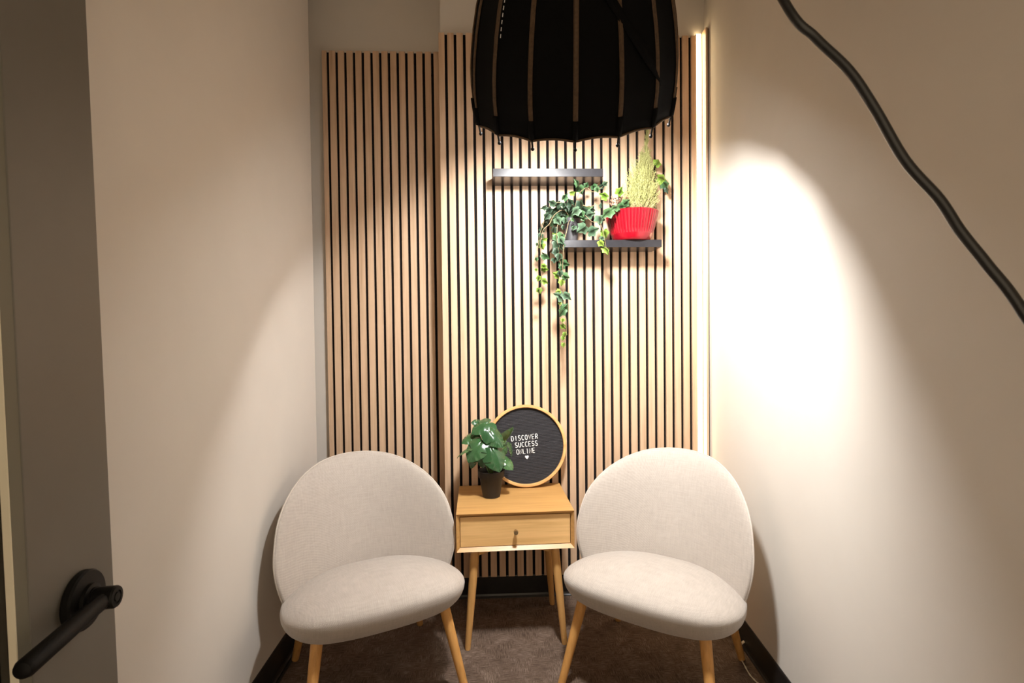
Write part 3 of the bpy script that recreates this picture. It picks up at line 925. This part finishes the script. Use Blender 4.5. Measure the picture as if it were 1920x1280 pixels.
# ------------------------------------------------------------------ studio softbox
def softbox():
    K = .83; C = Vector((.288*K, 1.75*K, 1.2+.744*K)); R = .339; D = .63
    u = Vector((1, 0, .10)).normalized(); a = Vector((.09, .6, -.8)); a = (a-u*a.dot(u)).normalized(); w = a.cross(u)
    # local frame: z = away from the mouth (towards the apex); x = right; y so that x,y,z is right handed
    t = thing('softbox', 'black umbrella-shaped studio softbox with bronze ribs hanging above the table', 'light', C)
    m = Matrix.Identity(4); zz = -a; xx = u; yy = zz.cross(xx)
    for i, q in enumerate((xx, yy, zz)):
        for j in range(3): m[j][i] = q[j]*K
    m.translation = C; t.matrix_world = m
    n = 16
    def rad(s):
        k = math.sqrt(max(0, 1-(s/D)**2.0)); return R*k*(1-.03*max(0, 1-s/.12))
    def pt(th, s, out=0, sc=1):
        r = rad(s)*sc+out; return Vector((r*math.cos(th), r*math.sin(th), s))
    S = [0, .03, .06, .10, .15, .20, .26, .32, .38, .44, .50, .56, .60, .622]
    TH = [-math.pi/2 + math.radians(13) + 2*math.pi*k/n for k in range(n)]
    for k in range(n):
        t0, t1 = TH[k], TH[k]+2*math.pi/n; v = []; f = []; Q = 8
        hem = []
        for s in S:
            for q in range(Q+1):
                x = q/Q; th = t0+(t1-t0)*x; b = math.sin(math.pi*x)
                sag = 1-.030*b*min(1, s/.1+.35)
                ss = s + (.007*b if s == 0 else (.003*b if s == .03 else 0))
                v.append(pt(th, ss, 0, sag))
        for i in range(len(S)-1):
            for q in range(Q):
                p = i*(Q+1)+q; f.append((p, p+1, p+Q+2, p+Q+1))
        o = mesh('fabric_panel', v, f, 'soft', t, True)
        o.data.materials.append(M['softin'])
        sm = o.modifiers.new('thickness', 'SOLIDIFY'); sm.thickness = .0022; sm.offset = -1; sm.material_offset = 1; sm.material_offset_rim = 0
        hp = [v[q] for q in range(Q+1)]
        MB().tube(hp, .0034, 6).build('hem', 'bronze', o, True)
        # rib webbing: flat strip standing proud of the cloth, then a black pocket and a rod end
        rb = MB(); vv = []
        SS = [x for x in S if x >= .06]
        SS[0] = .058
        for s in SS:
            th = t0; c = pt(th, s); tg = Vector((-math.sin(th), math.cos(th), 0)); ou = Vector((math.cos(th), math.sin(th), .3*s/D)).normalized()
            h = .0072*min(1, .3+rad(s)/R)
            vv += [c-tg*h+ou*.0005, c-tg*h*.55+ou*.0045, c+tg*h*.55+ou*.0045, c+tg*h+ou*.0005]
        ff = []
        for i in range(len(SS)-1):
            for j in range(3):
                p = 4*i+j; ff.append((p, p+1, p+5, p+4))
            p = 4*i; ff.append((p+3, p, p+4, p+7))
        ff += [(0, 3, 2, 1)]; e = 4*(len(SS)-1); ff += [(e, e+1, e+2, e+3)]
        rib = rb.add(vv, ff).build('rib', 'bronze', t, True, .5)
        MB().tube([pt(t0, .058, .003), pt(t0, .03, .003), pt(t0, .006, .002)], [.0075, .0080, .0085], 8).build('rib_pocket', 'soft', rib, True)
        tipd = pt(t0, -.024, .001)
        g = MB().tube([pt(t0, .012, .002), tipd], .0032, 8); g.sphere(tipd, .0058, 8); g.build('rod_end', 'blackmetal', rib, True, .8)
    # lamp disc in its cup, set back inside the mouth and turned a little towards the right-hand wall
    ld = (m.to_3x3().inverted() @ Vector(LAMP_DIR)).normalized()
    q = Vector((0, 0, -1)).rotation_difference(ld).to_matrix()
    lc = Vector((0, 0, .235)); r0 = .105
    v = [lc + q @ Vector((0, 0, -.004))] + [lc + q @ Vector((r0*math.cos(2*math.pi*k/48), r0*math.sin(2*math.pi*k/48), 0)) for k in range(48)]
    f = [(0, 1+k, 1+(k+1) % 48) for k in range(48)]
    mesh('lamp_disc', v, f, 'diffuser', t)
    MB().lathe([(.022, .10), (.070, .05), (.106, .006), (.109, -.001), (.1075, -.001), (.106, .003)], 32, lc, q).build('lamp_cup', 'blackplastic', t, True, .5)
    MB().tube([(0, 0, .60), (0, 0, .50), lc + q @ Vector((0, 0, .09))], .02, 14).build('lamp_arm', 'blackplastic', t, True)
    # black strap lying across the cloth
    v = []; N = 20
    for k in range(N+1):
        x = k/N; th = TH[0]+math.radians(-8+33*x); s = .36-.245*x
        c = pt(th, s, .005); dn = (pt(th+.02, s-.015)-c).normalized(); sd = Vector((math.cos(th), math.sin(th), 0)).cross(dn).normalized()*.012*min(1, (1.02-x)*3)
        v += [c-sd, c+sd]
    ff = [(2*k, 2*k+1, 2*k+3, 2*k+2) for k in range(N)]
    o = mesh('strap', v, ff, 'soft', t, True); sm = o.modifiers.new('thickness', 'SOLIDIFY'); sm.thickness = .003
    # stitched zip edge at upper left
    g = MB()
    for k in range(7):
        th = TH[13]+.06; s = .26+.016*k; c = pt(th, s, .002); d = pt(th, s+.009, .002)
        g.tube([c, d], .0013, 5)
    g.build('white_stitching', 'stitch', t)
    # lamp head and drop rod (above the frame)
    MB().lathe([(.075, .605), (.085, .61), (.085, .63), (.062, .64), (.062, .75), (.055, .762), (.001, .763)], 32).build('lamp_head', 'blackplastic', t, True, .5)
    rod0 = Vector((0, 0, .72)); top = m.inverted() @ Vector((.20, .98, CEIL)); knee = m.inverted() @ Vector((.20, .98, 2.52))
    MB().tube([rod0, knee, top], .011, 12).build('ceiling_rod', 'blackmetal', t, True)
    return m
sbm = softbox()

# ------------------------------------------------------------------ cables
head = sbm @ Vector((.03, -.03, .765))
pts = [head, head+Vector((.01, -.09, .03)), Vector((.25, .78, 2.22)), Vector((.265, .58, 1.72))] + [Vector(p) for p in CORD_FRAME] + [Vector((.50, .40, 1.10)), Vector((.58, .38, .70)), Vector((.66, .30, .20)), Vector((.70, .15, .02)), Vector((.66, -.1, .012))]
tag(MB().tube(spline(pts, 8), .0043, 12).build('power_cord', 'cord', None, True), 'black rubber power cord slanting down across the right wall in front', 'cord')
wc = thing('floor_cord', 'thin cream cord with tie tabs along the right baseboard', 'cord', (WHITE_CORD[3][0], WHITE_CORD[3][1], 0))
o3 = Vector(wc.location)
sp = spline([Vector((x, y, .0038))-o3 for x, y, z in WHITE_CORD], 6)
MB().tube(sp, [.0022+.0012*(math.sin(k*.55)**8) for k in range(len(sp))], 8).build('cord', 'cream', wc, True)
for (i, dx, dz) in ((1, .012, .030), (2, .036, .022)):
    p = Vector(WHITE_CORD[i])-o3; p.z = .004
    v = []
    for k in range(9):
        x = k/8; c = p+Vector((dx*x*1.3, .004*x, dz*math.sin(math.pi*.62*x)))
        v += [c+Vector((0, -.006, 0)), c+Vector((0, .006, 0))]
    o = mesh('tie_tab', v, [(2*k, 2*k+1, 2*k+3, 2*k+2) for k in range(8)], 'cream', wc, True)
    sm = o.modifiers.new('thickness', 'SOLIDIFY'); sm.thickness = .0015

# ------------------------------------------------------------------ door (half-glazed, swung into the room at the left)
def door():
    d = Vector((-.1127, .9936, 0))                       # hinge -> latch
    E0 = Vector((-.5350, .7585, 0))                      # latch edge of the room face
    t = bpy.data.objects.new('door_1', None); COL.objects.link(t)
    m = Matrix.Identity(4)                               # local x: from latch edge back to the hinge; y: out of the room face
    xx = -d; zz = Vector((0, 0, 1)); yy = zz.cross(xx)
    if yy.x < 0: yy = -yy
    m = Matrix(((xx.x, yy.x, 0, E0.x), (xx.y, yy.y, 0, E0.y), (0, 0, 1, 0), (0, 0, 0, 1)))
    # the leaf hangs a degree out of plumb about its foot
    t.matrix_world = Matrix.Translation((0, 0, .012)) @ m
    t['kind'] = 'structure'; t['label'] = 'taupe glazed door with black lever handle'
    th = .044; H = 2.08; Wd = .90; st = .1545
    def slab(name, lo, hi, mat, bev=.0015):
        return box(name, lo, hi, mat, t, bev)
    slab('latch_stile', (0, -th, 0), (st, 0, H), 'door')
    slab('hinge_stile', (Wd-st, -th, 0), (Wd, 0, H), 'door')
    slab('top_rail', (st, -th, H-.16), (Wd-st, 0, H), 'door')
    slab('bottom_rail', (st, -th, 0), (Wd-st, 0, .25), 'door')
    x0, x1, z0, z1 = st, Wd-st, .25, H-.16
    for ys, b, mt, nm in (((-.0095, -.001), .0172, 'doorbead', 'glazing_bead'), ((-.0092, -.0014), .0190, 'doorbeadlit', 'lit_bead_side'), ((-th+.003, -.0128), .006, 'doorbead', 'glazing_bead')):  # middle set is an added pale strip: light painted on the bead's side
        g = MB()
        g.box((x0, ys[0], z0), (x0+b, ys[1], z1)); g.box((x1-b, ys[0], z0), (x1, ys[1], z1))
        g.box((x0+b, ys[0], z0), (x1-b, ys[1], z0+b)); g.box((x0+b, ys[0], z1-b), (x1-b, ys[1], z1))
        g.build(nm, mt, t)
    box('glass_pane', (x0+.002, -.0126, z0+.002), (x1-.002, -.0096, z1-.002), 'glass', t)
    # lever sets on both faces
    zc = .842; xc = .0730
    for side in (1, -1):
        y0 = 0 if side == 1 else -th
        rot = Matrix.Rotation(-math.pi/2*side, 3, 'X')
        lv = MB().lathe([(.036, 0), (.0375, .002), (.0375, .009), (.0355, .0115), (.020, .012), (.0195, .0165), (.015, .0175), (.015, .020), (.001, .020)], 48, (xc, y0, zc), rot).build('lever_handle', 'blackmetal', t, True, .45)
        MB().lathe([(.0142, .012), (.0142, .0430), (.0128, .0455), (.0085, .0460), (.0080, .0446), (.0060, .0446), (.0055, .0460), (.001, .0462)], 28, (xc, y0, zc), rot).build('neck', 'blackmetal', lv, True, .45)
        yy_ = y0+side*.033
        pl = [(xc-.002, yy_, zc), (xc+.03, yy_, zc), (xc+.08, yy_, zc-.002), (xc+.138, yy_, zc-.004), (xc+.1425, yy_, zc-.004), (xc+.1445, yy_, zc-.004)]
        MB().tube(pl, [.0100, .0102, .0106, .0108, .0088, .004], 20).build('lever', 'blackmetal', lv, True, .6)
    box('latch_plate', (-.0012, -th/2-.0125, zc-.028), (.0005, -th/2+.0125, zc+.028), 'blackmetal', t)
    for z in (.2, 1.0, 1.85):
        MB().tube([(Wd+.004, -.0, z-.05), (Wd+.004, -.0, z+.05)], .006, 10).build('hinge', 'blackmetal', t, True)
    # out-of-plumb: tilt so that the top leans to the left
    t.matrix_world = Matrix.Translation(E0) @ Matrix.Rotation(-.018, 4, 'Y') @ Matrix.Translation(-E0) @ t.matrix_world
    return t
door()
